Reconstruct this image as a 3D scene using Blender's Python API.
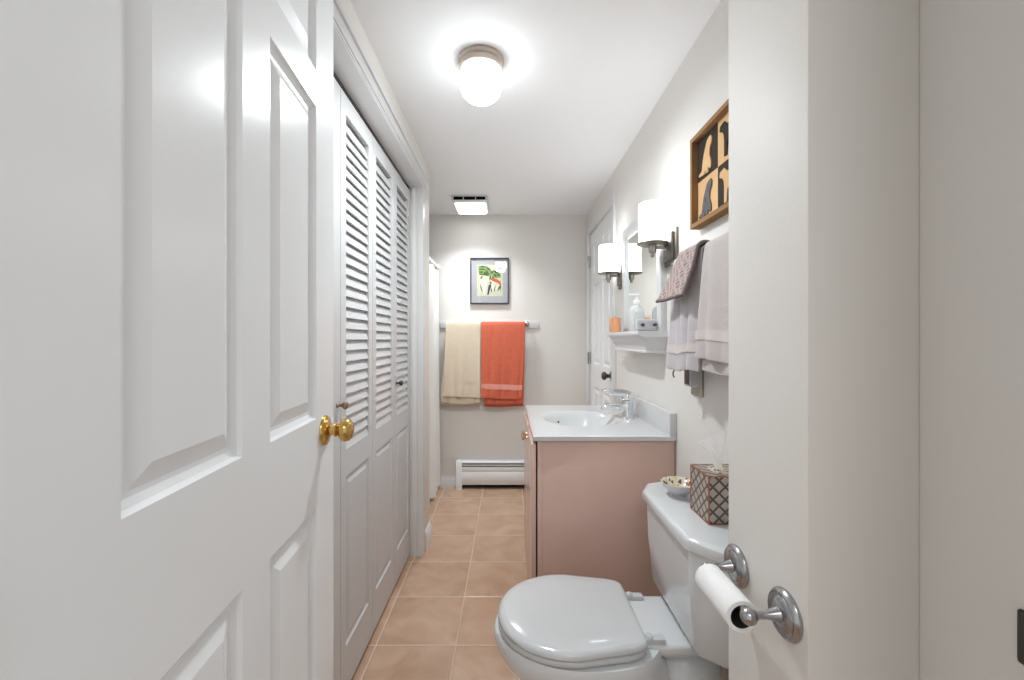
import bpy, bmesh, math, random
from mathutils import Vector, Matrix
random.seed(7)
for o in list(bpy.data.objects):
    bpy.data.objects.remove(o, do_unlink=True)
S = bpy.context.scene
C = S.collection
PI = math.pi

# ------------------------------------------------------------------ camera, world, exposure
EYE = 1.175
F_PX = 425.0
cam = bpy.data.cameras.new('camera')
cam.sensor_width = 36.0
cam.lens = 36.0 * F_PX / 1024.0
cam.shift_x = 3.0 / 1024.0
cam.clip_start = 0.02
camo = bpy.data.objects.new('camera', cam)
C.objects.link(camo)
camo.location = (0, 0, EYE)
camo.rotation_euler = (PI / 2, 0, 0)
S.camera = camo
W = bpy.data.worlds.new('world')
S.world = W
W.use_nodes = True
W.node_tree.nodes['Background'].inputs[0].default_value = (0.97, 0.985, 1.0, 1)
W.node_tree.nodes['Background'].inputs[1].default_value = 0.31
S.view_settings.view_transform = 'Standard'
S.view_settings.look = 'None'
S.view_settings.exposure = 1.4
S.view_settings.gamma = 1.0
S.view_settings.use_curve_mapping = False
LAMP = dict(globe=3.8, down=4.0, sconce=2.7, fan=2.0, fan_down=2.3, hall=3.4)
# unseen fill light added in the hallway, behind the doorway the camera looks through
hl = bpy.data.lights.new('hall_lamp_light', 'AREA')
hl.shape = 'DISK'
hl.size = 0.5
hl.energy = LAMP['hall']
hl.color = (0.98, 0.985, 1.0)
hlo = bpy.data.objects.new('hall_lamp_light', hl)
C.objects.link(hlo)
hlo.location = (0.1, -0.9, 2.35)

# ------------------------------------------------------------------ materials
MATS = {}
def mat(name, col, rough=0.5, metal=0.0, coat=0.0, noise=0.0, nscale=8.0, bump=0.0, bscale=60.0, emit=None, estr=0.0, trans=0.0, spec=0.5, sheen=0.0, ior=1.45):
    if name in MATS:
        return MATS[name]
    m = bpy.data.materials.new(name)
    m.use_nodes = True
    nt = m.node_tree
    p = nt.nodes['Principled BSDF']
    p.inputs['Base Color'].default_value = (*col, 1)
    p.inputs['Roughness'].default_value = rough
    p.inputs['Metallic'].default_value = metal
    p.inputs['Coat Weight'].default_value = coat
    p.inputs['Coat Roughness'].default_value = 0.05
    p.inputs['Specular IOR Level'].default_value = spec
    p.inputs['Transmission Weight'].default_value = trans
    p.inputs['IOR'].default_value = ior
    p.inputs['Sheen Weight'].default_value = sheen
    if emit:
        p.inputs['Emission Color'].default_value = (*emit, 1)
        p.inputs['Emission Strength'].default_value = estr
    tc = nt.nodes.new('ShaderNodeTexCoord')
    if noise > 0:
        n = nt.nodes.new('ShaderNodeTexNoise')
        n.inputs['Scale'].default_value = nscale
        n.inputs['Detail'].default_value = 4
        nt.links.new(tc.outputs['Object'], n.inputs['Vector'])
        mx = nt.nodes.new('ShaderNodeMix')
        mx.data_type = 'RGBA'
        mx.inputs[6].default_value = (*[max(0, c * (1 - noise)) for c in col], 1)
        mx.inputs[7].default_value = (*[min(1, c * (1 + noise)) for c in col], 1)
        nt.links.new(n.outputs['Fac'], mx.inputs[0])
        nt.links.new(mx.outputs[2], p.inputs['Base Color'])
    if bump > 0:
        n2 = nt.nodes.new('ShaderNodeTexNoise')
        n2.inputs['Scale'].default_value = bscale
        n2.inputs['Detail'].default_value = 3
        nt.links.new(tc.outputs['Object'], n2.inputs['Vector'])
        b = nt.nodes.new('ShaderNodeBump')
        b.inputs['Strength'].default_value = bump
        b.inputs['Distance'].default_value = 0.01
        nt.links.new(n2.outputs['Fac'], b.inputs['Height'])
        nt.links.new(b.outputs['Normal'], p.inputs['Normal'])
    MATS[name] = m
    return m

M_WALL = mat('wall_paint', (0.80, 0.775, 0.735), 0.55, noise=0.015, nscale=3, bump=0.03, bscale=90)
M_CEIL = mat('ceiling_paint', (0.93, 0.94, 0.95), 0.7, bump=0.02, bscale=70)
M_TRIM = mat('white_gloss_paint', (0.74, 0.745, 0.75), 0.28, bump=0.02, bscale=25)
M_DOOR = mat('white_door_paint', (0.865, 0.885, 0.90), 0.26, bump=0.03, bscale=14, spec=0.16)
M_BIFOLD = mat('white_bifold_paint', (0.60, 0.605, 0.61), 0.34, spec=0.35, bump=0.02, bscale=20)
M_PORC = mat('white_porcelain', (0.72, 0.74, 0.75), 0.08, coat=0.5)
M_SEAT = mat('white_seat_plastic', (0.61, 0.62, 0.625), 0.14, coat=0.3)
M_MARBLE = mat('white_cultured_marble', (0.66, 0.665, 0.67), 0.16, coat=0.3, noise=0.012, nscale=9)
M_WOOD = mat('pink_tan_laminate', (0.74, 0.51, 0.43), 0.2, noise=0.06, nscale=5, bump=0.01)
M_WOODIN = mat('dark_gap', (0.03, 0.02, 0.018), 0.8)
M_CHROME = mat('chrome', (0.86, 0.87, 0.88), 0.07, 1.0)
M_NICKEL = mat('brushed_nickel', (0.36, 0.335, 0.30), 0.38, 1.0, bump=0.02, bscale=120)
M_PLATE = mat('satin_nickel_plate', (0.20, 0.185, 0.165), 0.5, 0.35, spec=0.3)
M_PEWTER = mat('satin_pewter', (0.42, 0.42, 0.43), 0.24, 1.0, bump=0.02, bscale=40)
M_BRASS = mat('polished_brass', (0.62, 0.41, 0.14), 0.16, 1.0, noise=0.12, nscale=30)
M_BRONZE = mat('aged_bronze', (0.34, 0.24, 0.19), 0.3, 1.0)
M_DARKMET = mat('dark_metal', (0.10, 0.095, 0.09), 0.3, 1.0)
M_BLACK = mat('black_paint', (0.008, 0.008, 0.008), 0.95, spec=0.0)
M_BEIGEMET = mat('champagne_metal', (0.50, 0.42, 0.36), 0.35, 0.6)
M_GLOBE = mat('lit_globe_glass', (0.9, 0.9, 0.9), 0.3, emit=(0.92, 0.97, 1.0), estr=LAMP['globe'])
M_SHADE = mat('lit_shade_glass', (0.9, 0.9, 0.9), 0.3, emit=(0.98, 0.985, 1.0), estr=LAMP['sconce'])
M_LENS = mat('lit_fan_lens', (0.9, 0.9, 0.9), 0.3, emit=(0.955, 0.98, 1.0), estr=LAMP['fan'])
M_MIRROR = mat('mirror_silver', (0.93, 0.96, 0.945), 0.01, 1.0)
M_PAPER = mat('tissue_paper', (0.95, 0.95, 0.94), 0.9, bump=0.1, bscale=150)
M_CARD = mat('cardboard', (0.06, 0.055, 0.05), 0.9)
M_CREAM = mat('cream_terry', (0.76, 0.645, 0.50), 0.95, noise=0.07, nscale=60, bump=0.5, bscale=420, sheen=0.4)
M_ORANGE = mat('coral_terry', (0.70, 0.15, 0.08), 0.95, noise=0.14, nscale=35, bump=0.5, bscale=420, sheen=0.3)
M_ORANGEBAND = mat('coral_band', (0.84, 0.36, 0.28), 0.8, bump=0.2, bscale=300)
M_WHITETERRY = mat('pale_terry', (0.66, 0.595, 0.575), 0.95, noise=0.05, nscale=50, bump=0.5, bscale=420, sheen=0.4)
M_LILAC = mat('lilac_terry', (0.62, 0.58, 0.60), 0.95, noise=0.05, nscale=50, bump=0.5, bscale=420, sheen=0.4)
M_CURTAIN = mat('curtain_fabric', (0.80, 0.80, 0.77), 0.8, noise=0.03, nscale=40, bump=0.1, bscale=200)
M_HEATER = mat('heater_enamel', (0.80, 0.81, 0.815), 0.3)
M_CANDLE = mat('peach_wax', (0.80, 0.36, 0.16), 0.35, noise=0.1, nscale=40)
M_BOTTLE = mat('soap_bottle_plastic', (0.82, 0.84, 0.83), 0.12, trans=0.3)
M_WHITEPL = mat('white_plastic', (0.85, 0.85, 0.85), 0.3)
M_GREYPL = mat('grey_ceramic', (0.55, 0.54, 0.57), 0.3)
M_PINE = mat('light_wood', (0.72, 0.47, 0.25), 0.85, spec=0.12, noise=0.15, nscale=14)
M_FRAMEWOOD = mat('oak_frame', (0.34, 0.20, 0.10), 0.85, spec=0.12, noise=0.22, nscale=18)
M_WALNUT = mat('dark_veneer', (0.055, 0.042, 0.034), 0.85, spec=0.12, noise=0.15, nscale=20)
M_SPALT = mat('spalted_veneer', (0.15, 0.14, 0.14), 0.85, spec=0.12, noise=0.7, nscale=45)
M_MAT = mat('grey_mat_board', (0.45, 0.46, 0.475), 0.8)
M_PRINT = mat('print_paper', (0.64, 0.65, 0.49), 0.8, noise=0.08, nscale=60)
M_HALL = mat('hall_floor_wood', (0.36, 0.22, 0.13), 0.4, noise=0.1, nscale=5)

def glazing():
    m = bpy.data.materials.new('picture_glass')
    m.use_nodes = True
    nt = m.node_tree
    nt.nodes.remove(nt.nodes['Principled BSDF'])
    out = nt.nodes['Material Output']
    t = nt.nodes.new('ShaderNodeBsdfTransparent')
    g = nt.nodes.new('ShaderNodeBsdfGlossy')
    g.inputs['Roughness'].default_value = 0.02
    lw = nt.nodes.new('ShaderNodeLayerWeight')
    lw.inputs[0].default_value = 0.5
    pw = nt.nodes.new('ShaderNodeMath'); pw.operation = 'POWER'; pw.inputs[1].default_value = 4.0
    nt.links.new(lw.outputs['Facing'], pw.inputs[0])
    f = nt.nodes.new('ShaderNodeMath'); f.operation = 'MULTIPLY_ADD'; f.inputs[1].default_value = 0.8; f.inputs[2].default_value = 0.05
    nt.links.new(pw.outputs[0], f.inputs[0])
    mx = nt.nodes.new('ShaderNodeMixShader')
    nt.links.new(f.outputs[0], mx.inputs[0])
    nt.links.new(t.outputs[0], mx.inputs[1])
    nt.links.new(g.outputs[0], mx.inputs[2])
    nt.links.new(mx.outputs[0], out.inputs[0])
    return m
M_GLASS = glazing()

class NT:
    """tiny helper for node graphs"""
    def __init__(s, name):
        s.m = bpy.data.materials.new(name)
        s.m.use_nodes = True
        s.nt = s.m.node_tree
        s.p = s.nt.nodes['Principled BSDF']
    def n(s, t, **kw):
        x = s.nt.nodes.new(t)
        for k, v in kw.items():
            setattr(x, k, v)
        return x
    def l(s, a, b):
        s.nt.links.new(a, b)
    def math(s, op, a, b=None, c=None):
        x = s.n('ShaderNodeMath', operation=op)
        for i, v in enumerate((a, b, c)):
            if v is None:
                continue
            if isinstance(v, (int, float)):
                x.inputs[i].default_value = v
            else:
                s.l(v, x.inputs[i])
        return x.outputs[0]
    def mix(s, f, a, b):
        x = s.n('ShaderNodeMix', data_type='RGBA')
        for i, v in ((0, f), (6, a), (7, b)):
            if isinstance(v, tuple):
                x.inputs[i].default_value = (*v, 1)
            elif isinstance(v, (int, float)):
                x.inputs[i].default_value = v
            else:
                s.l(v, x.inputs[i])
        return x.outputs[2]

TILE = 0.3067
def tile_material():
    k = NT('tan_floor_tile')
    tc = k.n('ShaderNodeTexCoord')
    sp = k.n('ShaderNodeSeparateXYZ')
    k.l(tc.outputs['Object'], sp.inputs[0])
    u = k.math('DIVIDE', k.math('SUBTRACT', sp.outputs[0], -0.204), TILE)
    v = k.math('DIVIDE', k.math('SUBTRACT', sp.outputs[1], 1.636), TILE)
    def edge(a):
        f = k.math('FRACT', a)
        return k.math('MINIMUM', f, k.math('SUBTRACT', 1.0, f))
    d = k.math('MINIMUM', edge(u), edge(v))
    grout = k.math('LESS_THAN', d, 0.010)
    cell = k.n('ShaderNodeCombineXYZ')
    k.l(k.math('FLOOR', u), cell.inputs[0])
    k.l(k.math('FLOOR', v), cell.inputs[1])
    wn = k.n('ShaderNodeTexWhiteNoise', noise_dimensions='2D')
    k.l(cell.outputs[0], wn.inputs['Vector'])
    off = k.n('ShaderNodeVectorMath', operation='MULTIPLY_ADD')
    k.l(wn.outputs['Color'], off.inputs[0])
    off.inputs[1].default_value = (9, 9, 9)
    k.l(tc.outputs['Object'], off.inputs[2])
    n1 = k.n('ShaderNodeTexNoise')
    n1.inputs['Scale'].default_value = 5
    n1.inputs['Detail'].default_value = 6
    n1.inputs['Distortion'].default_value = 1.2
    k.l(off.outputs[0], n1.inputs['Vector'])
    rp = k.n('ShaderNodeValToRGB')
    rp.color_ramp.elements[0].position = 0.3
    rp.color_ramp.elements[0].color = (0.43, 0.27, 0.175, 1)
    rp.color_ramp.elements[1].position = 0.72
    rp.color_ramp.elements[1].color = (0.60, 0.42, 0.30, 1)
    k.l(n1.outputs['Fac'], rp.inputs[0])
    tint = k.mix(k.math('MULTIPLY', wn.outputs['Value'], 0.35), rp.outputs[0], (0.53, 0.35, 0.25))
    col = k.mix(grout, tint, (0.63, 0.47, 0.36))
    k.l(col, k.p.inputs['Base Color'])
    k.l(k.math('MULTIPLY_ADD', grout, 0.45, 0.27), k.p.inputs['Roughness'])
    b = k.n('ShaderNodeBump')
    b.inputs['Strength'].default_value = 0.5
    b.inputs['Distance'].default_value = 0.004
    h = k.math('MINIMUM', k.math('MULTIPLY', d, 45.0), 1.0)
    h = k.math('ADD', h, k.math('MULTIPLY', n1.outputs['Fac'], 0.25))
    k.l(h, b.inputs['Height'])
    k.l(b.outputs[0], k.p.inputs['Normal'])
    return k.m
M_TILE = tile_material()

def lattice_material(name, base, line, scale, width):
    """diamond lattice on vertical faces, in the object's own metres"""
    k = NT(name)
    tc = k.n('ShaderNodeTexCoord')
    sp = k.n('ShaderNodeSeparateXYZ')
    k.l(tc.outputs['Object'], sp.inputs[0])
    h = k.math('ADD', sp.outputs[0], sp.outputs[1])
    a = k.math('MULTIPLY', k.math('ADD', h, sp.outputs[2]), scale)
    b = k.math('MULTIPLY', k.math('SUBTRACT', h, sp.outputs[2]), scale)
    def e(x):
        f = k.math('FRACT', x)
        return k.math('MINIMUM', f, k.math('SUBTRACT', 1.0, f))
    d = k.math('MINIMUM', e(a), e(b))
    g = k.math('LESS_THAN', d, width)
    nz = k.n('ShaderNodeTexNoise')
    nz.inputs['Scale'].default_value = 70
    k.l(tc.outputs['Object'], nz.inputs['Vector'])
    bc = k.mix(nz.outputs['Fac'], tuple(c * 0.75 for c in base), tuple(min(1, c * 1.2) for c in base))
    k.l(k.mix(g, bc, line), k.p.inputs['Base Color'])
    k.p.inputs['Roughness'].default_value = 0.45
    return k.m
M_LATTICE = lattice_material('lattice_print', (0.50, 0.42, 0.37), (0.10, 0.085, 0.07), 31.0, 0.12)
M_BROCADE = lattice_material('brocade_cloth', (0.30, 0.215, 0.205), (0.45, 0.365, 0.345), 46.0, 0.17)
M_BROCADE.node_tree.nodes['Principled BSDF'].inputs['Roughness'].default_value = 0.9

def bowl_pattern():
    k = NT('painted_bowl_pattern')
    tc = k.n('ShaderNodeTexCoord')
    v = k.n('ShaderNodeTexVoronoi')
    v.inputs['Scale'].default_value = 125
    k.l(tc.outputs['Object'], v.inputs['Vector'])
    rp = k.n('ShaderNodeValToRGB')
    cr = rp.color_ramp
    cr.interpolation = 'CONSTANT'
    cr.elements[0].color = (0.70, 0.62, 0.48, 1)
    cr.elements[1].position = 0.42
    cr.elements[1].color = (0.12, 0.09, 0.07, 1)
    for pos, c in ((0.55, (0.62, 0.56, 0.28)), (0.68, (0.50, 0.14, 0.10)), (0.78, (0.70, 0.63, 0.5))):
        x = cr.elements.new(pos)
        x.color = (*c, 1)
    sc = k.n('ShaderNodeSeparateColor')
    k.l(v.outputs['Color'], sc.inputs[0])
    k.l(sc.outputs[0], rp.inputs[0])
    k.l(rp.outputs[0], k.p.inputs['Base Color'])
    k.p.inputs['Roughness'].default_value = 0.2
    return k.m
M_BOWLPAT = bowl_pattern()

# ------------------------------------------------------------------ mesh helpers
def finish(bm, angle=38):
    bmesh.ops.recalc_face_normals(bm, faces=bm.faces)
    lim = math.radians(angle)
    for f in bm.faces:
        f.smooth = True
    for e in bm.edges:
        if len(e.link_faces) == 2:
            if e.calc_face_angle(0) > lim:
                e.smooth = False
        else:
            e.smooth = False
    return bm

def obj(name, bm, m, parent=None, loc=None, angle=50):
    finish(bm, angle)
    me = bpy.data.meshes.new(name)
    bm.to_mesh(me)
    bm.free()
    me.materials.append(m)
    o = bpy.data.objects.new(name, me)
    C.objects.link(o)
    if parent:
        o.parent = parent
    if loc:
        o.location = loc
    return o

def tag(o, label=None, cat=None, group=None, kind=None):
    if label: o['label'] = label
    if cat: o['category'] = cat
    if group: o['group'] = group
    if kind: o['kind'] = kind
    return o

def thing(name, label, cat, loc=(0, 0, 0), rz=0.0, group=None, kind=None):
    o = bpy.data.objects.new(name, None)
    o.empty_display_size = 0.05
    C.objects.link(o)
    o.location = loc
    o.rotation_euler = (0, 0, rz)
    return tag(o, label, cat, group, kind)

def nb():
    return bmesh.new()

def box(bm, lo, hi, bev=0.0, seg=2):
    lo = Vector(lo); hi = Vector(hi)
    r = bmesh.ops.create_cube(bm, size=1.0)
    vs = r['verts']
    c = (lo + hi) / 2
    d = hi - lo
    for v in vs:
        v.co = Vector((v.co.x * d.x, v.co.y * d.y, v.co.z * d.z)) + c
    if bev > 0:
        es = list({e for v in vs for e in v.link_edges})
        bmesh.ops.bevel(bm, geom=es, offset=bev, segments=seg, affect='EDGES', profile=0.6)
    return bm

def rot_to(d):
    return Vector((0, 0, 1)).rotation_difference(Vector(d).normalized()).to_matrix().to_4x4()

def lathe(bm, prof, origin=(0, 0, 0), axis=(0, 0, 1), n=40, scale=(1, 1)):
    """prof: list of (radius, height); closed at ends when radius is 0"""
    M = Matrix.Translation(Vector(origin)) @ rot_to(axis)
    rings = []
    for r, h in prof:
        if r <= 1e-6:
            rings.append([bm.verts.new(M @ Vector((0, 0, h)))])
        else:
            rings.append([bm.verts.new(M @ Vector((r * scale[0] * math.cos(2 * PI * i / n), r * scale[1] * math.sin(2 * PI * i / n), h))) for i in range(n)])
    for a, b in zip(rings, rings[1:]):
        if len(a) == 1 and len(b) == 1:
            continue
        for i in range(n):
            j = (i + 1) % n
            if len(a) == 1:
                bm.faces.new((a[0], b[i], b[j]))
            elif len(b) == 1:
                bm.faces.new((a[i], a[j], b[0]))
            else:
                bm.faces.new((a[i], a[j], b[j], b[i]))
    return bm

def tube(bm, pts, rad, n=12, closed=False):
    pts = [Vector(p) for p in pts]
    rads = rad if isinstance(rad, (list, tuple)) else [rad] * len(pts)
    rings = []
    up = Vector((0, 0, 1))
    N = len(pts)
    prev = None
    for i, p in enumerate(pts):
        if closed:
            t = (pts[(i + 1) % N] - pts[i - 1]).normalized()
        else:
            t = (pts[min(i + 1, N - 1)] - pts[max(i - 1, 0)]).normalized()
        if prev is None:
            a = up if abs(t.z) < 0.9 else Vector((1, 0, 0))
            x = t.cross(a).normalized()
        else:
            x = (prev - t * prev.dot(t)).normalized()
        prev = x
        y = t.cross(x)
        rings.append([bm.verts.new(p + (x * math.cos(2 * PI * k / n) + y * math.sin(2 * PI * k / n)) * rads[i]) for k in range(n)])
    pairs = list(zip(rings, rings[1:]))
    if closed:
        pairs.append((rings[-1], rings[0]))
    for a, b in pairs:
        for k in range(n):
            j = (k + 1) % n
            bm.faces.new((a[k], a[j], b[j], b[k]))
    if not closed:
        bm.faces.new(rings[0])
        bm.faces.new(list(reversed(rings[-1])))
    return bm

def prism(bm, poly, fn, d0, d1):
    """extrude a 2-D polygon; fn(u, v, d) -> 3-D point"""
    a = [bm.verts.new(fn(u, v, d0)) for u, v in poly]
    b = [bm.verts.new(fn(u, v, d1)) for u, v in poly]
    n = len(poly)
    bm.faces.new(a)
    bm.faces.new(list(reversed(b)))
    for i in range(n):
        j = (i + 1) % n
        bm.faces.new((a[i], b[i], b[j], a[j]))
    return bm

def loft(bm, rings, cap0=True, cap1=True):
    vs = [[bm.verts.new(p) for p in r] for r in rings]
    n = len(vs[0])
    for a, b in zip(vs, vs[1:]):
        for i in range(n):
            j = (i + 1) % n
            bm.faces.new((a[i], a[j], b[j], b[i]))
    if cap0: bm.faces.new(list(reversed(vs[0])))
    if cap1: bm.faces.new(vs[-1])
    return bm

def grid(bm, f, nu, nv):
    V = [[bm.verts.new(f(i / nu, j / nv)) for j in range(nv + 1)] for i in range(nu + 1)]
    for i in range(nu):
        for j in range(nv):
            bm.faces.new((V[i][j], V[i + 1][j], V[i + 1][j + 1], V[i][j + 1]))
    return bm

def solid(o, t, off=-1.0, sub=1):
    s = o.modifiers.new('thickness', 'SOLIDIFY')
    s.thickness = t
    s.offset = off
    if sub:
        q = o.modifiers.new('smooth', 'SUBSURF')
        q.levels = sub
        q.render_levels = sub
    return o

# raised-panel leaf: local x = width, y = thickness (0 is the seen face), z = height
def panel_leaf(bm, w, h, t, panels, holes=(), prof=((0.0, 0.0), (0.004, 0.006), (0.012, 0.010), (0.018, 0.010), (0.040, 0.002)), both=True):
    xs = sorted({0.0, w, *[p[0] for p in panels], *[p[1] for p in panels], *[p[0] for p in holes], *[p[1] for p in holes]})
    zs = sorted({0.0, h, *[p[2] for p in panels], *[p[3] for p in panels], *[p[2] for p in holes], *[p[3] for p in holes]})
    cells = list(panels) + list(holes)
    def inside(x, z):
        return any(p[0] < x < p[1] and p[2] < z < p[3] for p in cells)
    for side in ((0, 1) if both else (0,)):
        Y = (lambda d: d) if side == 0 else (lambda d: t - d)
        for i in range(len(xs) - 1):
            for j in range(len(zs) - 1):
                if inside((xs[i] + xs[i + 1]) / 2, (zs[j] + zs[j + 1]) / 2):
                    continue
                bm.faces.new([bm.verts.new(c) for c in ((xs[i], Y(0), zs[j]), (xs[i + 1], Y(0), zs[j]), (xs[i + 1], Y(0), zs[j + 1]), (xs[i], Y(0), zs[j + 1]))])
        for (x0, x1, z0, z1) in panels:
            R = []
            for ins, dep in prof:
                R.append([bm.verts.new(c) for c in ((x0 + ins, Y(dep), z0 + ins), (x1 - ins, Y(dep), z0 + ins), (x1 - ins, Y(dep), z1 - ins), (x0 + ins, Y(dep), z1 - ins))])
            for a, b in zip(R, R[1:]):
                for q in range(4):
                    r = (q + 1) % 4
                    bm.faces.new((a[q], a[r], b[r], b[q]))
            bm.faces.new(R[-1])
    for (x0, x1, z0, z1) in holes:
        c = [(x0, z0), (x1, z0), (x1, z1), (x0, z1)]
        for q in range(4):
            a, b = c[q], c[(q + 1) % 4]
            bm.faces.new([bm.verts.new(p) for p in ((a[0], 0, a[1]), (b[0], 0, b[1]), (b[0], t, b[1]), (a[0], t, a[1]))])
    c = [(0, 0), (w, 0), (w, h), (0, h)]
    for q in range(4):
        a, b = c[q], c[(q + 1) % 4]
        bm.faces.new([bm.verts.new(p) for p in ((a[0], 0, a[1]), (b[0], 0, b[1]), (b[0], t, b[1]), (a[0], t, a[1]))])
    if not both:
        bm.faces.new([bm.verts.new(p) for p in ((0, t, 0), (w, t, 0), (w, t, h), (0, t, h))])
    bmesh.ops.remove_doubles(bm, verts=bm.verts, dist=0.0002)
    return bm

def struct(name, bm, m, label, cat, parent=None):
    o = obj(name, bm, m, parent)
    if parent is None:
        tag(o, label, cat, None, 'structure')
    return o

# ------------------------------------------------------------------ setting
XR = 0.625      # right wall
XL = -0.469     # left wall plane
YB = 3.406      # back wall
H = 2.177       # ceiling
XD = -0.537     # face of the closet doors
YJ = 2.307      # far jamb of the closet
YE = 2.50       # end of the closet partition
YF0, YF1 = 0.13, 0.245   # front wall (around the doorway)

b = nb(); box(b, (-1.35, 0.13, -0.06), (0.80, 3.52, 0.0))
struct('floor', b, M_TILE, 'tan square ceramic tile floor with pale grout lines', 'floor')
b = nb(); box(b, (-1.9, -2.2, -0.06), (1.9, 0.13, 0.0))
struct('floor_hall', b, M_HALL, 'brown hallway floor behind the doorway', 'floor')
b = nb(); box(b, (-1.35, 0.13, H), (0.80, 3.52, H + 0.08))
struct('ceiling', b, M_CEIL, 'flat white painted ceiling of the bathroom', 'ceiling')
b = nb(); box(b, (-1.35, YB, 0), (0.80, YB + 0.10, H))
struct('wall_back', b, M_WALL, 'off white back wall behind the towel bar and framed print', 'wall')
# right wall, with the doorway of the second door
D2A, D2B, D2H = 2.534, 3.285, 1.985
b = nb()
box(b, (XR, YF1, 0), (XR + 0.11, D2A, H))
box(b, (XR, D2B, 0), (XR + 0.11, YB, H))
box(b, (XR, D2A, D2H), (XR + 0.11, D2B, H))
struct('wall_right', b, M_WALL, 'off white right wall carrying the mirror cabinet and sconces', 'wall')
b = nb(); box(b, (0.4545, 0.646, 0), (XR, 0.882, H), 0.004)
struct('wall_stub', b, M_WALL, 'short off white wall stub carrying the toilet paper holder', 'wall')
b = nb()
box(b, (-1.35, YF0, 0), (-0.40, YF1, H))
box(b, (0.40, YF0, 0), (0.80, YF1, H))
box(b, (-0.40, YF0, 2.07), (0.40, YF1, H))
struct('wall_front', b, M_WALL, 'wall around the open doorway the room is seen through', 'wall')
b = nb()
box(b, (-0.64, YF1, 0), (-0.55, 0.97, H))
box(b, (-0.66, 0.97, 0), (XL, 1.030, H))
box(b, (-0.66, 1.030, 2.015), (XL, YJ, H))
struct('wall_left', b, M_WALL, 'off white left wall above the louvered closet doors', 'wall')
b = nb(); box(b, (-1.30, YJ, 0), (XL, YE, H), 0.003)
struct('wall_partition', b, M_WALL, 'white painted partition end between closet doors and shower curtain', 'wall')
b = nb(); box(b, (-1.35, YF1, 0), (-1.30, YB, H))
struct('wall_side', b, M_WALL, 'far left wall inside closet and shower alcove', 'wall')

b = nb(); box(b, (-0.97, 0.98, 0), (-0.95, YJ, H))  # closet back; its dark colour stands in for shade behind the louvers
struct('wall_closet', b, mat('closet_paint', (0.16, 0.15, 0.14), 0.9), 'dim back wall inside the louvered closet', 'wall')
# closet casing and jamb
b = nb()
def casing_y(y0, y1, z0, z1):     # boards on the left wall plane
    box(b, (XL, y0, z0), (XL + 0.012, y1, z1), 0.003)
casing_y(0.975, YJ + 0.060, 2.020, 2.062)
box(b, (XL, 0.975, 2.056), (XL + 0.020, YJ + 0.066, 2.078), 0.004)
box(b, (XL - 0.10, 1.030, 2.006), (XL + 0.004, YJ, 2.015))
box(b, (XL - 0.010, 1.030, 2.012), (XL + 0.007, YJ, 2.024), 0.002)
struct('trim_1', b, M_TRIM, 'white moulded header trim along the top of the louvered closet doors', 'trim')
b = nb()
box(b, (XL - 0.060, YJ - 0.008, 0), (XL - 0.045, YJ, 2.006), 0.001)
box(b, (XL - 0.002, YJ - 0.002, 0), (XL + 0.003, YJ + 0.060, 2.062), 0.002)
box(b, (XL - 0.030, YJ - 0.004, 0), (XL + 0.003, YJ, 2.006), 0.001)
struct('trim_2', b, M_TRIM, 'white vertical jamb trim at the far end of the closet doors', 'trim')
b = nb(); box(b, (-0.60, 1.040, 1.992), (-0.541, YJ - 0.01, 2.006))
struct('trim_3', b, M_DARKMET, 'dark metal track above the louvered closet doors', 'trim')

# baseboards
def base_prof(h, t):
    return [(0, 0), (t, 0), (t, h - 0.028), (t * 0.75, h - 0.018), (t * 0.45, h - 0.012), (t * 0.35, h), (0, h)]
b = nb(); prism(b, base_prof(0.085, 0.014), lambda u, v, d: (d, YB - u, v), -0.60, -0.425)
struct('baseboard_back', b, M_TRIM, 'short white baseboard left of the heater on the back wall', 'baseboard')
b = nb(); prism(b, base_prof(0.105, 0.013), lambda u, v, d: (XL + u, d, v), YJ + 0.062, YE + 0.012)
struct('baseboard_left', b, M_TRIM, 'white baseboard on the partition end beside the curtain', 'baseboard')

# second door's casing
b = nb()
box(b, (XR - 0.018, D2A - 0.056, 0), (XR, D2A + 0.004, D2H + 0.06), 0.004)
box(b, (XR - 0.018, D2B - 0.004, 0), (XR, D2B + 0.055, D2H + 0.06), 0.004)
box(b, (XR - 0.018, D2A + 0.004, D2H), (XR, D2B - 0.004, D2H + 0.06), 0.004)
struct('trim_4', b, M_TRIM, 'white casing around the far door on the right wall', 'trim')

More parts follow.
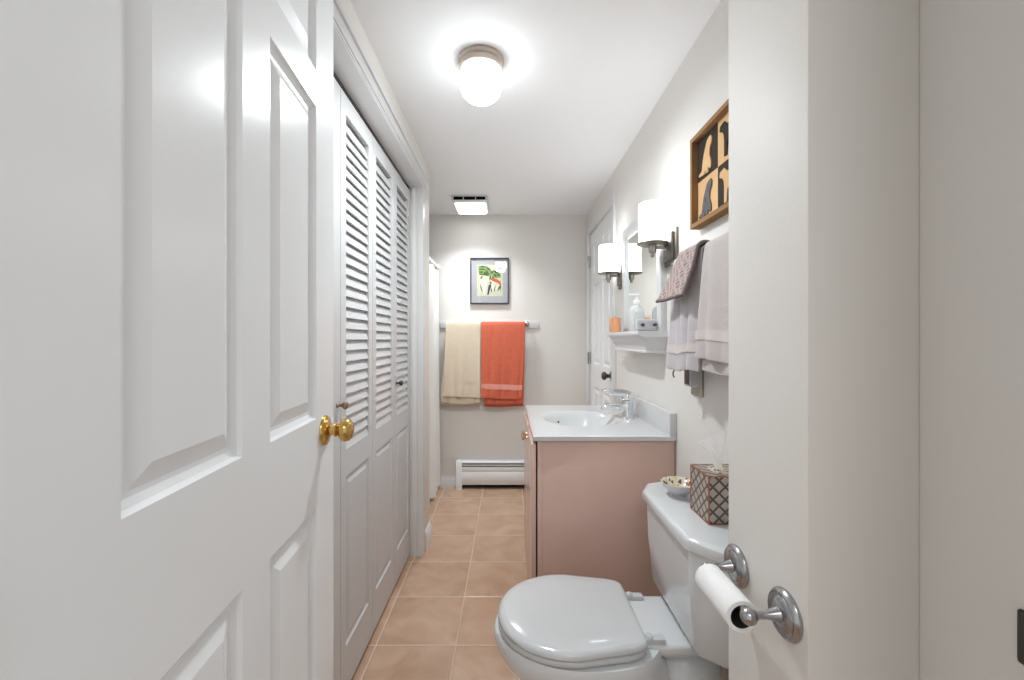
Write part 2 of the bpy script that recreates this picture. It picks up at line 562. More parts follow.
# ------------------------------------------------------------------ door_1: the open entry door
DW, DH, DT = 0.711, 2.03, 0.035
hinge = Vector((-0.3296, 0.252))
latch = Vector((-0.3965, 0.960))
ang = math.atan2(latch.y - hinge.y, latch.x - hinge.x)
d1 = thing('door_1', 'white six panel entry door standing open on the left', 'door', (hinge.x, hinge.y, 0), ang, None, 'structure')
PC = [(0.122, 0.324), (0.404, 0.603)]
PZ = [(0.22, 0.838), (1.017, 1.643), (1.715, 1.945)]
b = nb()
panel_leaf(b, DW, DH - 0.012, DT, [(x0, x1, z0 - 0.012, z1 - 0.012) for x0, x1 in PC for z0, z1 in PZ])
lf = obj('door_leaf', b, M_DOOR, d1, (0, 0, 0.012), 10)
def round_knob(parent, loc, axis, m, rose=0.0315, k=0.0245, proj=0.060, name='door_knob'):
    b2 = nb()
    p = proj
    lathe(b2, [(0, 0), (rose, 0), (rose, 0.003), (rose * 0.94, 0.006), (rose * 0.55, 0.010), (rose * 0.42, 0.013), (0, 0.013)], loc, axis)
    o1 = obj('rose', b2, m, parent)
    b2 = nb()
    lathe(b2, [(0, 0.010), (0.011, 0.010), (0.0105, p * 0.34), (0.014, p * 0.36), (0.014, p * 0.42), (0.011, p * 0.45), (k * 0.55, p * 0.50), (k * 0.92, p * 0.60), (k, p * 0.72), (k * 0.95, p * 0.85), (k * 0.7, p * 0.95), (k * 0.3, p), (0, p)], loc, axis)
    o2 = obj(name, b2, m, parent)
    return o1, o2
r1, kn = round_knob(d1, (DW - 0.061, 0, 0.984), (0, -1, 0), M_BRASS)
kn['label'] = 'polished brass round door knob'
r2, kn2 = round_knob(d1, (DW - 0.061, DT, 0.984), (0, 1, 0), M_BRASS)
b = nb(); box(b, (DW - 0.0005, 0.006, 0.955), (DW + 0.0015, DT - 0.006, 1.012), 0.0005)
obj('latch_plate', b, M_BRASS, d1)
for z in (0.25, 1.0, 1.80):
    b = nb(); tube(b, [(-0.004, -0.004, z - 0.045), (-0.004, -0.004, z + 0.045)], 0.006)
    obj('hinge', b, M_BRASS, d1)

# ------------------------------------------------------------------ door_2: door in the right wall
w2 = D2B - D2A - 0.012
d2 = thing('door_2', 'closed white panelled door with dark knob in the right wall', 'door', (XR + 0.004, D2B - 0.006, 0.0), -PI / 2, None, 'structure')
b = nb()
c2 = [(0.115, 0.325), (0.415, w2 - 0.115)]
panel_leaf(b, w2, D2H - 0.016, 0.035, [(x0, x1, z0, z1) for x0, x1 in c2 for z0, z1 in ((0.23, 0.82), (0.99, 1.57), (1.66, 1.87))])
obj('door_leaf', b, M_DOOR, d2, (0, 0, 0.010), 10)
round_knob(d2, (w2 - 0.065, 0, 0.955), (0, -1, 0), M_DARKMET, 0.030, 0.026, 0.062)
for z in (0.30, 1.036, 1.777):
    b = nb()
    tube(b, [(-0.003, -0.016, z - 0.045), (-0.003, -0.016, z + 0.045)], 0.006)
    box(b, (0.001, -0.002, z - 0.044), (0.024, 0.001, z + 0.044))
    obj('hinge', b, M_PEWTER, d2)

# ------------------------------------------------------------------ louvered bifold closet doors
BW = 0.3170
def bifold(y0, knob_x, label, sr=0.044):
    t = 0.028
    r = thing('louvered_bifold_door', label, 'closet door', (XD, y0, 0), PI / 2, 'louvered closet doors on the left')
    w = BW - 0.003
    st = 0.044
    z0 = 0.018
    top = 1.982
    b = nb()
    panel_leaf(b, w, top - z0, t, [(st, w - sr, 0.165 - z0, 0.725 - z0)], [(st, w - sr, 0.815 - z0, 1.918 - z0)],
               prof=((0, 0), (0.003, 0.005), (0.008, 0.008), (0.012, 0.008), (0.030, 0.0015)))
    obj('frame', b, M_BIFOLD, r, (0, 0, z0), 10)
    b = nb()
    sp = 0.0362
    n = 31
    for i in range(n):
        zc = 0.815 + sp * (i + 0.5)
        if zc > 1.918 - 0.010: break
        hw = 0.0055
        # outer edge low, inner edge high
        a = Vector((0, 0.004, zc - 0.019)); c = Vector((0, 0.0185, zc + 0.023))
        dirv = (c - a).normalized()
        nrm = Vector((0, -dirv.z, dirv.y)) * (hw / 2)
        poly = [(a + nrm), (a - nrm), (c - nrm), (c + nrm)]
        prism(b, [(p.y, p.z) for p in poly], lambda u, v, d: (d, u, v), st - 0.001, w - sr + 0.001)
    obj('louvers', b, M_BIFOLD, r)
    if knob_x is not None:
        b = nb()
        lathe(b, [(0, 0), (0.009, 0), (0.009, 0.002), (0.006, 0.005), (0.005, 0.012), (0.008, 0.017), (0.0125, 0.022), (0.0135, 0.027), (0.011, 0.031), (0.005, 0.033), (0, 0.033)], (knob_x, 0, 0.971), (0, -1, 0), 24)
        k = obj('knob', b, M_BRONZE if y0 < 1.2 else M_DARKMET, r)
    return r
yb = YJ - 4 * BW
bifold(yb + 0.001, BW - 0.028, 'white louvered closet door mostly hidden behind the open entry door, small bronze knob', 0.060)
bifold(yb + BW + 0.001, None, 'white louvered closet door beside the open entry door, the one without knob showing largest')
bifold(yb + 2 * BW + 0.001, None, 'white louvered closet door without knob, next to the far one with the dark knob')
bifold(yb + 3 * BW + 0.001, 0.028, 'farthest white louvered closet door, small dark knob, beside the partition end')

# ------------------------------------------------------------------ shower curtain
def pleat(u):
    return 0.016 * math.sin(u * 2 * PI * 7.5) + 0.008 * math.sin(u * 2 * PI * 3.1 + 1) + 0.006 * math.sin(u * 2 * PI * 13 + 2)
sc = thing('shower_curtain', 'pale pleated shower curtain hanging left of the back wall', 'curtain', (-0.575, 2.95, 0))
b = nb()
def cf(u, v):
    y = 2.53 + u * 0.80 - 2.95
    z = 0.03 + v * 1.69
    amp = 1.0 + 0.5 * (1 - v)
    return Vector((pleat(u) * amp + 0.012 * (1 - v) * (0.5 + 0.5 * math.sin(u * 17)), y + 0.03 * (1 - v) * u + 0.01 * math.sin(v * 5 + u * 9), z))
grid(b, cf, 160, 24)
solid(obj('curtain_cloth', b, M_CURTAIN, sc), 0.0015, 0, 0)
rod = thing('curtain_rod', 'white shower curtain rod above the pale curtain', 'curtain rod', (-0.575, YE, 1.755))
b = nb(); tube(b, [(0, 0.003, 0), (0, YB - YE - 0.003, 0)], 0.0125, 20); obj('rod', b, M_WHITEPL, rod)
b = nb(); lathe(b, [(0, 0), (0.028, 0), (0.028, 0.006), (0.016, 0.016), (0, 0.016)], (0, YB - YE, 0), (0, -1, 0)); obj('flange', b, M_WHITEPL, rod)
for i in range(9):
    b = nb()
    y = 2.56 + i * 0.095 - 2.95
    pts = [(0.0 + 0.019 * math.sin(a), y, 1.750 + 0.024 * math.cos(a)) for a in [2 * PI * q / 20 for q in range(20)]]
    tube(b, pts, 0.0018, 6, True)
    obj('ring', b, M_WHITEPL, sc)

# ------------------------------------------------------------------ baseboard heater
ht = thing('baseboard_heater', 'long low white baseboard heater along the back wall', 'heater', (-0.417, YB, 0))
hx1 = 1.03
b = nb()
pr = [(0.0, 0.035), (0.062, 0.035), (0.066, 0.040), (0.066, 0.128), (0.060, 0.136), (0.064, 0.145), (0.060, 0.170), (0.052, 0.173), (0.0, 0.173)]
prism(b, pr, lambda u, v, d: (d, -u, v), 0.045, hx1)
obj('front_cover', b, M_HEATER, ht)
b = nb()
prism(b, [(0.0, 0.205), (0.055, 0.202), (0.062, 0.205), (0.062, 0.210), (0.050, 0.221), (0, 0.222)], lambda u, v, d: (d, -u, v), 0.045, hx1)
prism(b, [(0.040, 0.184), (0.060, 0.184), (0.060, 0.192), (0.040, 0.192)], lambda u, v, d: (d, -u, v), 0.045, hx1)
obj('top_cover', b, M_HEATER, ht)
b = nb(); box(b, (0.045, -0.035, 0.012), (hx1, -0.003, 0.20)); obj('heating_element', b, M_BLACK, ht)
b = nb(); prism(b, [(0, 0), (0.068, 0), (0.068, 0.20), (0.052, 0.224), (0, 0.224)], lambda u, v, d: (d, -u, v), 0.0, 0.046); obj('end_cap', b, M_HEATER, ht)

# ------------------------------------------------------------------ framed print on the back wall
YPR = YB - 0.020
def pxz(cx, cy, Y=YPR):
    return ((440 + cx / 11.333 - 509) * Y / F_PX, EYE + (340 - 250 - cy / 11.333) * Y / F_PX)
x0, z1 = pxz(342, 88); x1, z0 = pxz(780, 612)
cxp, czp = (x0 + x1) / 2, (z0 + z1) / 2
fp = thing('framed_print', 'small black framed tropical print above the towels on back wall', 'picture', (cxp, YB, czp))
hw, hh = (x1 - x0) / 2, (z1 - z0) / 2
def lp(cx, cy):
    x, z = pxz(cx, cy)
    return (x - cxp, z - czp)
b = nb(); fw = 0.009
box(b, (-hw, -0.024, -hh), (-hw + fw, -0.001, hh), 0.001); box(b, (hw - fw, -0.024, -hh), (hw, -0.001, hh), 0.001)
box(b, (-hw + fw, -0.024, hh - fw), (hw - fw, -0.001, hh), 0.001); box(b, (-hw + fw, -0.024, -hh), (hw - fw, -0.001, -hh + fw), 0.001)
obj('frame', b, mat('black_frame', (0.035, 0.03, 0.045), 0.35), fp)
b = nb(); box(b, (-hw + fw, -0.012, -hh + fw), (hw - fw, -0.002, hh - fw)); obj('mat_board', b, M_MAT, fp)
pa = lp(418, 165); pb = lp(712, 522)
b = nb(); box(b, (pa[0], -0.0130, pb[1]), (pb[0], -0.0118, pa[1])); pr_ = obj('print', b, M_PRINT, fp)
def patch(name, col, polys, d=-0.0136):
    b2 = nb()
    for q in polys:
        prism(b2, [lp(*p) for p in q], lambda u, v, dd: (u, dd, v), d, -0.0128)
    return obj(name, b2, mat(name + '_ink', col, 0.7, noise=0.2, nscale=120), pr_)
def frond(x0, y0, x1, y1, wd):
    L = math.hypot(x1 - x0, y1 - y0); wd = wd * 1.35; nx, ny = -(y1 - y0) / L * wd, (x1 - x0) / L * wd
    mx, my = (x0 + x1) / 2, (y0 + y1) / 2
    return [(x0, y0), (mx + nx, my + ny), (x1, y1), (mx - nx, my - ny)]
gr = [frond(432, 186, 530, 188, 8), frond(520, 185, 580, 240, 10), frond(432, 216, 520, 218, 8), frond(512, 216, 560, 290, 9), frond(435, 246, 500, 250, 8),
      frond(495, 240, 545, 300, 9), frond(445, 270, 490, 275, 7), frond(460, 330, 480, 290, 8), frond(480, 280, 530, 265, 8), frond(570, 270, 605, 232, 10), frond(600, 235, 670, 260, 11),
      frond(610, 262, 640, 310, 10), frond(640, 262, 680, 300, 10), frond(580, 280, 560, 350, 9), frond(590, 290, 612, 340, 8)]
patch('palm_leaves', (0.04, 0.13, 0.025), gr)
patch('leaf_wash', (0.26, 0.36, 0.13), [[(432, 186), (530, 182), (590, 240), (570, 300), (500, 290), (440, 280)], [(575, 260), (605, 225), (690, 262), (690, 310), (600, 320)]], -0.0133)
for q_ in [frond(452, 380, 485, 490, 6), frond(575, 420, 590, 490, 6), frond(610, 480, 640, 390, 8), frond(650, 470, 690, 390, 9), frond(555, 365, 590, 375, 9), frond(683, 330, 688, 480, 4), frond(492, 470, 515, 480, 5)]:
    patch('stem_stroke', (0.10, 0.13, 0.06), [q_], -0.0138)
patch('white_birds', (0.82, 0.74, 0.60), [[(500, 285), (520, 320), (530, 380), (522, 450), (505, 505), (485, 480), (470, 410), (468, 350), (485, 310)], [(600, 335), (615, 370), (608, 440), (598, 490), (588, 440), (590, 370)], [(650, 370), (672, 390), (650, 430), (630, 470), (622, 440)]], -0.0142)
patch('orange_flower', (0.60, 0.13, 0.03), [[(568, 318), (600, 318), (640, 325), (680, 355), (693, 385), (688, 405), (670, 385), (640, 365), (600, 350), (575, 335)]], -0.0146)
patch('red_flower', (0.36, 0.03, 0.04), [[(650, 195), (668, 205), (690, 186), (694, 215), (680, 248), (664, 225), (648, 210)]], -0.0146)
patch('blue_stem', (0.012, 0.025, 0.09), [[(550, 400), (575, 380), (578, 410), (560, 470), (552, 508), (535, 508), (540, 460)]], -0.0144)
b = nb(); box(b, (-hw + fw, -0.0185, -hh + fw), (hw - fw, -0.0170, hh - fw)); obj('glass', b, M_GLASS, fp)

# ------------------------------------------------------------------ towel bar on the back wall with two towels
zb = 1.305
tb = thing('towel_bar', 'metal towel bar on a white backing board, back wall', 'towel bar', (-0.16, YB, zb))
b = nb(); box(b, (-0.385, -0.015, -0.036), (0.395, 0, 0.020), 0.003); obj('backing_board', b, M_TRIM, tb)
yy = -0.078
for sx in (-0.315, 0.302):
    b = nb()
    lathe(b, [(0, 0.015), (0.021, 0.015), (0.021, 0.019), (0.012, 0.024), (0.008, 0.034), (0.008, 0.066), (0.013, 0.072), (0.015, 0.079), (0.012, 0.088), (0, 0.091)], (sx, 0, 0), (0, -1, 0), 28)
    obj('post', b, M_PEWTER, tb)
b = nb(); tube(b, [(-0.315, yy, 0), (0.302, yy, 0)], 0.007, 16); obj('bar', b, M_PEWTER, tb)

def towel_grid(bm, width_fn, path, nu=60, folds=None):
    """path: list of (depth, z); width_fn(u, s) -> along-bar offset; cloth parameterised by s along the path"""
    L = [0]
    for a, c in zip(path, path[1:]):
        L.append(L[-1] + math.hypot(c[0] - a[0], c[1] - a[1]))
    def at(s):
        d = s * L[-1]
        for i in range(len(L) - 1):
            if d <= L[i + 1] + 1e-9:
                f = (d - L[i]) / max(1e-9, L[i + 1] - L[i])
                return (path[i][0] + f * (path[i + 1][0] - path[i][0]), path[i][1] + f * (path[i + 1][1] - path[i][1]))
        return path[-1]
    def f(u, s):
        dpt, z = at(s)
        return width_fn(u, s, dpt, z)
    return grid(bm, f, nu, 56)

def drape(r_bar, back_z, front_z, n=9, flare=0.0, extra=0.0):
    r = r_bar + extra
    p = [(r + 0.002, back_z), (r, -0.03)]
    for i in range(n + 1):
        a = PI * i / n
        p.append((r * math.cos(a), r * math.sin(a)))
    p.append((-r - flare * 0.3, -0.05))
    p.append((-r - flare, front_z))
    return p          # positive depth = towards the wall, negative = towards the room

ct = thing('bath_towel', 'cream terry towel folded over the back towel bar', 'towel', (-0.30, YB + yy, zb), 0, 'towels on the back wall bar')
ot = thing('bath_towel', 'coral orange terry towel folded over the back towel bar', 'towel', (0.0, YB + yy, zb), 0, 'towels on the back wall bar')
def wfn(xa, xb, skew_l=0, skew_r=0, ph=0, amp=0.006, hem=0.0):
    def f(u, s, dpt, z):
        k = max(0.0, min(1.0, -z / 0.55))
        x = xa + u * (xb - xa) + (skew_l * (1 - u) + skew_r * u) * k
        w = amp * k * (math.sin(u * 9 + ph) + 0.6 * math.sin(u * 17 + 2 * ph + s * 3))
        sgn = -1 if dpt < 0 else 0.3
        zz = z + hem * k * math.sin(u * 5 + ph) * (1 if z < -0.2 else 0)
        return Vector((x, dpt + sgn * abs(w), zz))
    return f
def X_at(px, Y): return (px - 509) * Y / F_PX
YT = YB + yy - 0.012
# cream: outer fold, then inner/back layers peeping out lower left
b = nb(); towel_grid(b, wfn(X_at(446, YT) + 0.30, X_at(480.6, YT) + 0.30, -0.020, 0.0, 0.6, 0.010, 0.004), drape(0.016, -0.50, -0.575, flare=0.012))
solid(obj('outer_fold', b, M_CREAM, ct), 0.006, 0, 1)
b = nb(); towel_grid(b, wfn(X_at(447, YT) + 0.305, X_at(480, YT) + 0.30, -0.052, 0.0, 2.0, 0.006, 0.010), drape(0.009, -0.645, -0.625, flare=0.004))
solid(obj('inner_fold', b, M_CREAM, ct), 0.005, 0, 1)
b = nb(); box(b, (X_at(444.5, YT) + 0.30, -0.037, -0.455), (X_at(482, YT) + 0.30, -0.0345, -0.448)); obj('woven_band', b, M_CREAM, ct)
# coral
b = nb(); towel_grid(b, wfn(X_at(481.2, YT), X_at(525.5, YT), 0.0, -0.030, 1.4, 0.010, 0.006), drape(0.017, -0.52, -0.585, flare=0.014))
solid(obj('outer_fold', b, M_ORANGE, ot), 0.006, 0, 1)
b = nb(); towel_grid(b, wfn(X_at(482, YT), X_at(525.3, YT), 0.016, -0.012, 3.0, 0.006, 0.004), drape(0.009, -0.655, -0.63, flare=0.004))
solid(obj('inner_fold', b, M_ORANGE, ot), 0.005, 0, 1)
b = nb()
def band(u, v):
    z = -0.468 - v * 0.040 - u * 0.012
    k = -z / 0.55
    x = X_at(481.2, YT) + u * (X_at(525.5, YT) - X_at(481.2, YT)) - 0.030 * u * k
    w = 0.010 * k * (math.sin(u * 9 + 1.4) + 0.6 * math.sin(u * 17 + 2.8 + 2.4))
    return Vector((x, -0.034 - abs(w) * 0.9 , z))
grid(b, band, 40, 3)
solid(obj('woven_band', b, M_ORANGEBAND, ot), 0.003, 0, 0)

# ------------------------------------------------------------------ ceiling light and fan light
cl = thing('ceiling_light', 'round flush ceiling light with glowing white drum globe', 'light', (-0.100, 1.52, H))
b = nb(); lathe(b, [(0, 0), (0.079, 0), (0.081, -0.004), (0.081, -0.018), (0.077, -0.022), (0.080, -0.026), (0.079, -0.042), (0.072, -0.046), (0, -0.046)]); obj('base_ring', b, M_BEIGEMET, cl)
b = nb(); lathe(b, [(0.0, -0.044), (0.071, -0.044), (0.0745, -0.052), (0.0755, -0.070), (0.0745, -0.096), (0.068, -0.121), (0.052, -0.137), (0.028, -0.143), (0, -0.145)]); obj('globe', b, M_GLOBE, cl)
dl = bpy.data.lights.new('globe_light', 'AREA'); dl.shape = 'DISK'; dl.size = 0.10; dl.energy = LAMP['down']; dl.color = (0.92, 0.97, 1.0)  # fill disk added beneath the globe to brighten the room below
dlo = bpy.data.objects.new('globe_light', dl); C.objects.link(dlo); dlo.location = (-0.100, 1.52, H - 0.149)
fl = thing('exhaust_fan_light', 'square exhaust fan light set in ceiling near back wall', 'ceiling fan light', (-0.280, 3.11, H))
b = nb()
box(b, (-0.125, -0.175, -0.006), (0.135, 0.165, 0), 0.002)
box(b, (-0.115, 0.142, -0.034), (0.125, 0.155, -0.006), 0.002); box(b, (-0.118, -0.165, -0.034), (-0.105, 0.155, -0.006), 0.002); box(b, (0.115, -0.165, -0.034), (0.128, 0.155, -0.006), 0.002)
box(b, (-0.118, -0.168, -0.038), (0.128, -0.118, -0.030), 0.002)
for x in (-0.040, 0.045):
    box(b, (x, -0.163, -0.030), (x + 0.005, -0.150, -0.006))
obj('housing', b, M_TRIM, fl)
b = nb(); box(b, (-0.105, -0.157, -0.0305), (0.115, -0.125, -0.006)); obj('grille_slot', b, M_BLACK, fl)
b = nb(); box(b, (-0.095, -0.118, -0.040), (0.105, 0.140, -0.026), 0.003); obj('lens', b, M_LENS, fl)
dl = bpy.data.lights.new('fan_lamp_light', 'AREA'); dl.shape = 'RECTANGLE'; dl.size = 0.20; dl.size_y = 0.12; dl.energy = LAMP['fan_down']; dl.color = (0.93, 0.97, 1.0); dl.spread = math.radians(116)  # fill panel added beneath the lens to lift the back of the room
dlo = bpy.data.objects.new('fan_lamp_light', dl); C.objects.link(dlo); dlo.location = (-0.275, 3.06, H - 0.0415)

# ------------------------------------------------------------------ vanity cabinet, top, faucet
VY0, VY1 = 1.592, 2.322
vc = thing('vanity_cabinet', 'pinkish tan laminate vanity cabinet under the white sink top', 'cabinet', (0.36, 1.957, 0))
L = lambda x, y, z: (x - 0.36, y - 1.957, z)
b = nb()
box(b, L(0.125, VY0 + 0.002, 0.0), L(0.622, VY0 + 0.016, 0.797), 0.001)
box(b, L(0.107, VY1 - 0.016, 0.0), L(0.622, VY1, 0.797), 0.001)
box(b, L(0.155, VY0 + 0.016, 0.0), L(0.165, VY1 - 0.016, 0.10))
box(b, L(0.115, VY0 + 0.016, 0.10), L(0.61, VY1 - 0.016, 0.115))
obj('body', b, M_WOOD, vc)
b = nb()
box(b, L(0.107, VY0, 0.0), L(0.126, VY0 + 0.045, 0.797), 0.001)
box(b, L(0.107, VY1 - 0.045, 0.10), L(0.126, VY1 - 0.016, 0.797), 0.001)
box(b, L(0.107, VY0 + 0.045, 0.752), L(0.126, VY1 - 0.045, 0.797), 0.001)
box(b, L(0.107, VY0 + 0.045, 0.10), L(0.126, VY1 - 0.045, 0.14), 0.001)
obj('face_frame', b, M_WOOD, vc)
b = nb(); box(b, L(0.1075, VY0 + 0.010, 0.105), L(0.114, VY1 - 0.010, 0.78)); obj('shadow_gap', b, M_WOODIN, vc)
ym = (VY0 + VY1) / 2
for (ya, yb_, ky) in ((VY0 + 0.003, ym - 0.002, ym - 0.035), (ym + 0.002, VY1 - 0.003, ym + 0.035)):
    b = nb(); box(b, L(0.0835, ya, 0.095), L(0.1015, yb_, 0.785), 0.003); d = obj('cabinet_door', b, M_WOOD, vc)
    b = nb(); lathe(b, [(0, 0), (0.008, 0), (0.007, 0.006), (0.008, 0.012), (0.013, 0.019), (0.013, 0.024), (0.008, 0.027), (0, 0.027)], L(0.0835, ky, 0.735), (-1, 0, 0), 24)
    obj('knob', b, mat('brass_satin', (0.62, 0.45, 0.32), 0.25, 1.0), d)

vt = thing('sink_counter', 'white one piece sink top with backsplash on the vanity', 'sink top', (0.36, 1.957, 0.80))
TX0, TX1, TY0, TY1, TZ = 0.090, 0.622, 1.580, 2.334, 0.818
bx, by, rx, ry = 0.328, 1.957, 0.178, 0.200
def ztop(x, y):
    r = ((abs(x - bx) / rx) ** 2.2 + (abs(y - by) / ry) ** 2.2) ** (1 / 2.2)
    if r >= 1.0:
        z = 0.0
    else:
        q = min(1.0, (1 - r) / 0.62)
        z = -0.105 * (q * q * (3 - 2 * q))
    return TZ + z
b = nb()
NX, NY = 96, 120
xs = [TX0 + (TX1 - TX0) * i / NX for i in range(NX + 1)]
ys = [TY0 + (TY1 - TY0) * i / NY for i in range(NY + 1)]
def edge_drop(x, y):
    d = min(x - TX0, y - TY0, TY1 - y)
    return 0.003 if d < 0.001 else 0.0
V = [[b.verts.new((x - 0.36, y - 1.957, ztop(x, y) - edge_drop(x, y) - 0.80)) for y in ys] for x in xs]
for i in range(NX):
    for j in range(NY):
        b.faces.new((V[i][j], V[i + 1][j], V[i + 1][j + 1], V[i][j + 1]))
bound = [V[i][0] for i in range(NX + 1)] + [V[NX][j] for j in range(1, NY + 1)] + [V[i][NY] for i in range(NX - 1, -1, -1)] + [V[0][j] for j in range(NY - 1, 0, -1)]
low = [b.verts.new((v.co.x, v.co.y, 0.0)) for v in bound]
n = len(bound)
for i in range(n):
    j = (i + 1) % n
    b.faces.new((bound[i], bound[j], low[j], low[i]))
obj('counter_and_basin', b, M_MARBLE, vt, angle=45)
b = nb(); box(b, (0.598 - 0.36, TY0 - 1.957, 0.014), (0.6245 - 0.36, TY1 - 1.957, 0.103), 0.004); obj('backsplash', b, M_MARBLE, vt)
b = nb(); lathe(b, [(0, 0.002), (0.017, 0.002), (0.021, 0.0), (0.021, -0.003), (0, -0.003)], (bx - 0.36, 0, ztop(bx, by) - 0.80 + 0.003)); obj('drain', b, M_CHROME, vt)
hx, hy = 0.240, 2.070
b = nb(); lathe(b, [(0, 0.004), (0.004, 0.004), (0.0055, 0.0), (0.0055, -0.004), (0, -0.004)], (hx - 0.36, hy - 1.957, ztop(hx, hy) - 0.80 + 0.001), (0.1, -0.8, 0.6), 16); obj('overflow_hole', b, M_DARKMET, vt)

fc = thing('faucet', 'chrome single lever faucet at the back of the white sink', 'faucet', (0.545, 1.957, TZ))
b = nb()
lathe(b, [(0, 0), (0.026, 0), (0.026, 0.003), (0.024, 0.006), (0.0, 0.006)], (0, 0, 0), (0, 0, 1), 36, (1.0, 2.3)); obj('base_plate', b, M_CHROME, fc)
b = nb()
lathe(b, [(0, 0.005), (0.030, 0.005), (0.027, 0.02), (0.026, 0.060), (0.0275, 0.074), (0.026, 0.080), (0, 0.082)]); obj('body', b, M_CHROME, fc)
b = nb()
R = []
for x, z, wd, hd in ((0.0, 0.042, 0.022, 0.018), (-0.03, 0.050, 0.021, 0.015), (-0.065, 0.056, 0.019, 0.012), (-0.098, 0.054, 0.017, 0.011), (-0.116, 0.047, 0.015, 0.010), (-0.120, 0.039, 0.012, 0.007)):
    R.append([Vector((x, wd * math.cos(a), z + hd * math.sin(a))) for a in [2 * PI * q / 24 for q in range(24)]])
loft(b, R); obj('spout', b, M_CHROME, fc)
b = nb()
lathe(b, [(0, 0.083), (0.025, 0.084), (0.028, 0.089), (0.027, 0.106), (0.018, 0.118), (0, 0.121)])
R = []
for x, z, wd, hd in ((0.018, 0.104, 0.018, 0.014), (-0.012, 0.107, 0.027, 0.022), (-0.045, 0.112, 0.030, 0.021), (-0.080, 0.119, 0.031, 0.016), (-0.105, 0.124, 0.028, 0.011), (-0.116, 0.126, 0.016, 0.005)):
    R.append([Vector((x, wd * math.cos(a), z + hd * math.sin(a))) for a in [2 * PI * q / 24 for q in range(24)]])
loft(b, R)
obj('lever', b, M_CHROME, fc)

# ------------------------------------------------------------------ toilet
TYc = 1.19
to = thing('toilet', 'white two piece toilet with closed lid in front of vanity', 'toilet', (0.30, TYc, 0))
def egg(xf, xb, w, z, n=64, p=2.0, pf=2.0, tb=0.0):
    """outline: front half ellipse (towards -x), squarer back"""
    xm = xf + (xb - xf) * 0.52
    r = []
    for i in range(n):
        a = 2 * PI * i / n
        c, s = math.cos(a), math.sin(a)
        if c < 0:
            x = xm - (xm - xf) * abs(c) ** (2 / pf)
            y = w * (1 if s >= 0 else -1) * abs(s) ** (2 / pf)
        else:
            t = abs(c) ** (2 / p)
            x = xm + (xb - xm) * t
            y = w * (1 if s >= 0 else -1) * abs(s) ** (2 / p) * (1 - tb * t * t)
        r.append(Vector((x - 0.30, y, z)))
    return r
b = nb()
R = []
for z, xf, xb, w in ((0.0, 0.115, 0.55, 0.105), (0.03, 0.115, 0.55, 0.103), (0.10, 0.125, 0.53, 0.092), (0.17, 0.10, 0.50, 0.098), (0.23, 0.045, 0.47, 0.128), (0.28, 0.0, 0.44, 0.158), (0.32, -0.025, 0.425, 0.176), (0.352, -0.040, 0.41, 0.184), (0.375, -0.042, 0.41, 0.186), (0.386, -0.036, 0.405, 0.181), (0.387, 0.0, 0.38, 0.15)):
    R.append(egg(xf, xb, w, z, p=2.6))
loft(b, R)
# rear deck under the tank
D = []
for z, g in ((0.335, -0.050), (0.350, -0.025), (0.366, -0.006), (0.374, 0), (0.388, 0), (0.394, -0.004), (0.396, -0.010)):
    D.append([Vector((x - 0.30, y, z)) for x, y in ((0.30 - g, -0.090 - g), (0.40, -0.110 - g), (0.60 + g, -0.110 - g), (0.615 + g, -0.095 - g), (0.615 + g, 0.095 + g), (0.60 + g, 0.110 + g), (0.40, 0.110 + g), (0.30 - g, 0.090 + g))])
loft(b, D)
# trapway bulge behind the bowl
T = []
for z, xf, xb, w in ((0.0, 0.30, 0.60, 0.095), (0.05, 0.31, 0.59, 0.092), (0.14, 0.33, 0.57, 0.085), (0.20, 0.35, 0.575, 0.100), (0.26, 0.365, 0.58, 0.106), (0.30, 0.375, 0.58, 0.104), (0.33, 0.39, 0.575, 0.092), (0.352, 0.42, 0.56, 0.065), (0.362, 0.45, 0.54, 0.03)):
    T.append(egg(xf, xb, w, z, p=2.2))
loft(b, T)
o = obj('bowl', b, M_PORC, to, angle=60)
b = nb()
R = [egg(-0.026, 0.345, 0.172, 0.3885, p=14, pf=2.1, tb=0.23), egg(-0.030, 0.347, 0.178, 0.392, p=14, pf=2.1, tb=0.23), egg(-0.030, 0.347, 0.178, 0.401, p=14, pf=2.1, tb=0.23), egg(-0.027, 0.345, 0.175, 0.4045, p=14, pf=2.1, tb=0.23)]
loft(b, R); obj('seat', b, M_SEAT, to, angle=60)
b = nb()
R = [egg(-0.026, 0.346, 0.174, 0.406, p=22, pf=2.1, tb=0.23), egg(-0.030, 0.348, 0.180, 0.410, p=22, pf=2.1, tb=0.23), egg(-0.029, 0.348, 0.179, 0.418, p=22, pf=2.1, tb=0.23), egg(-0.021, 0.345, 0.173, 0.4235, p=22, pf=2.1, tb=0.23), egg(-0.006, 0.340, 0.162, 0.4262, p=18, pf=2.1, tb=0.23), egg(0.04, 0.33, 0.12, 0.4275, p=5), egg(0.12, 0.25, 0.05, 0.4285, p=3)]
loft(b, R); obj('seat_lid', b, M_SEAT, to, angle=60)
for sy in (-0.092, 0.092):
    b = nb(); box(b, (0.342 - 0.30, sy - 0.011, 0.396), (0.402 - 0.30, sy + 0.011, 0.408), 0.003)
    lathe(b, [(0, 0), (0.011, 0), (0.011, 0.010), (0.008, 0.015), (0, 0.017)], (0.362 - 0.30, sy, 0.398), (0, 0, 1), 24)
    obj('hinge', b, M_SEAT, to)
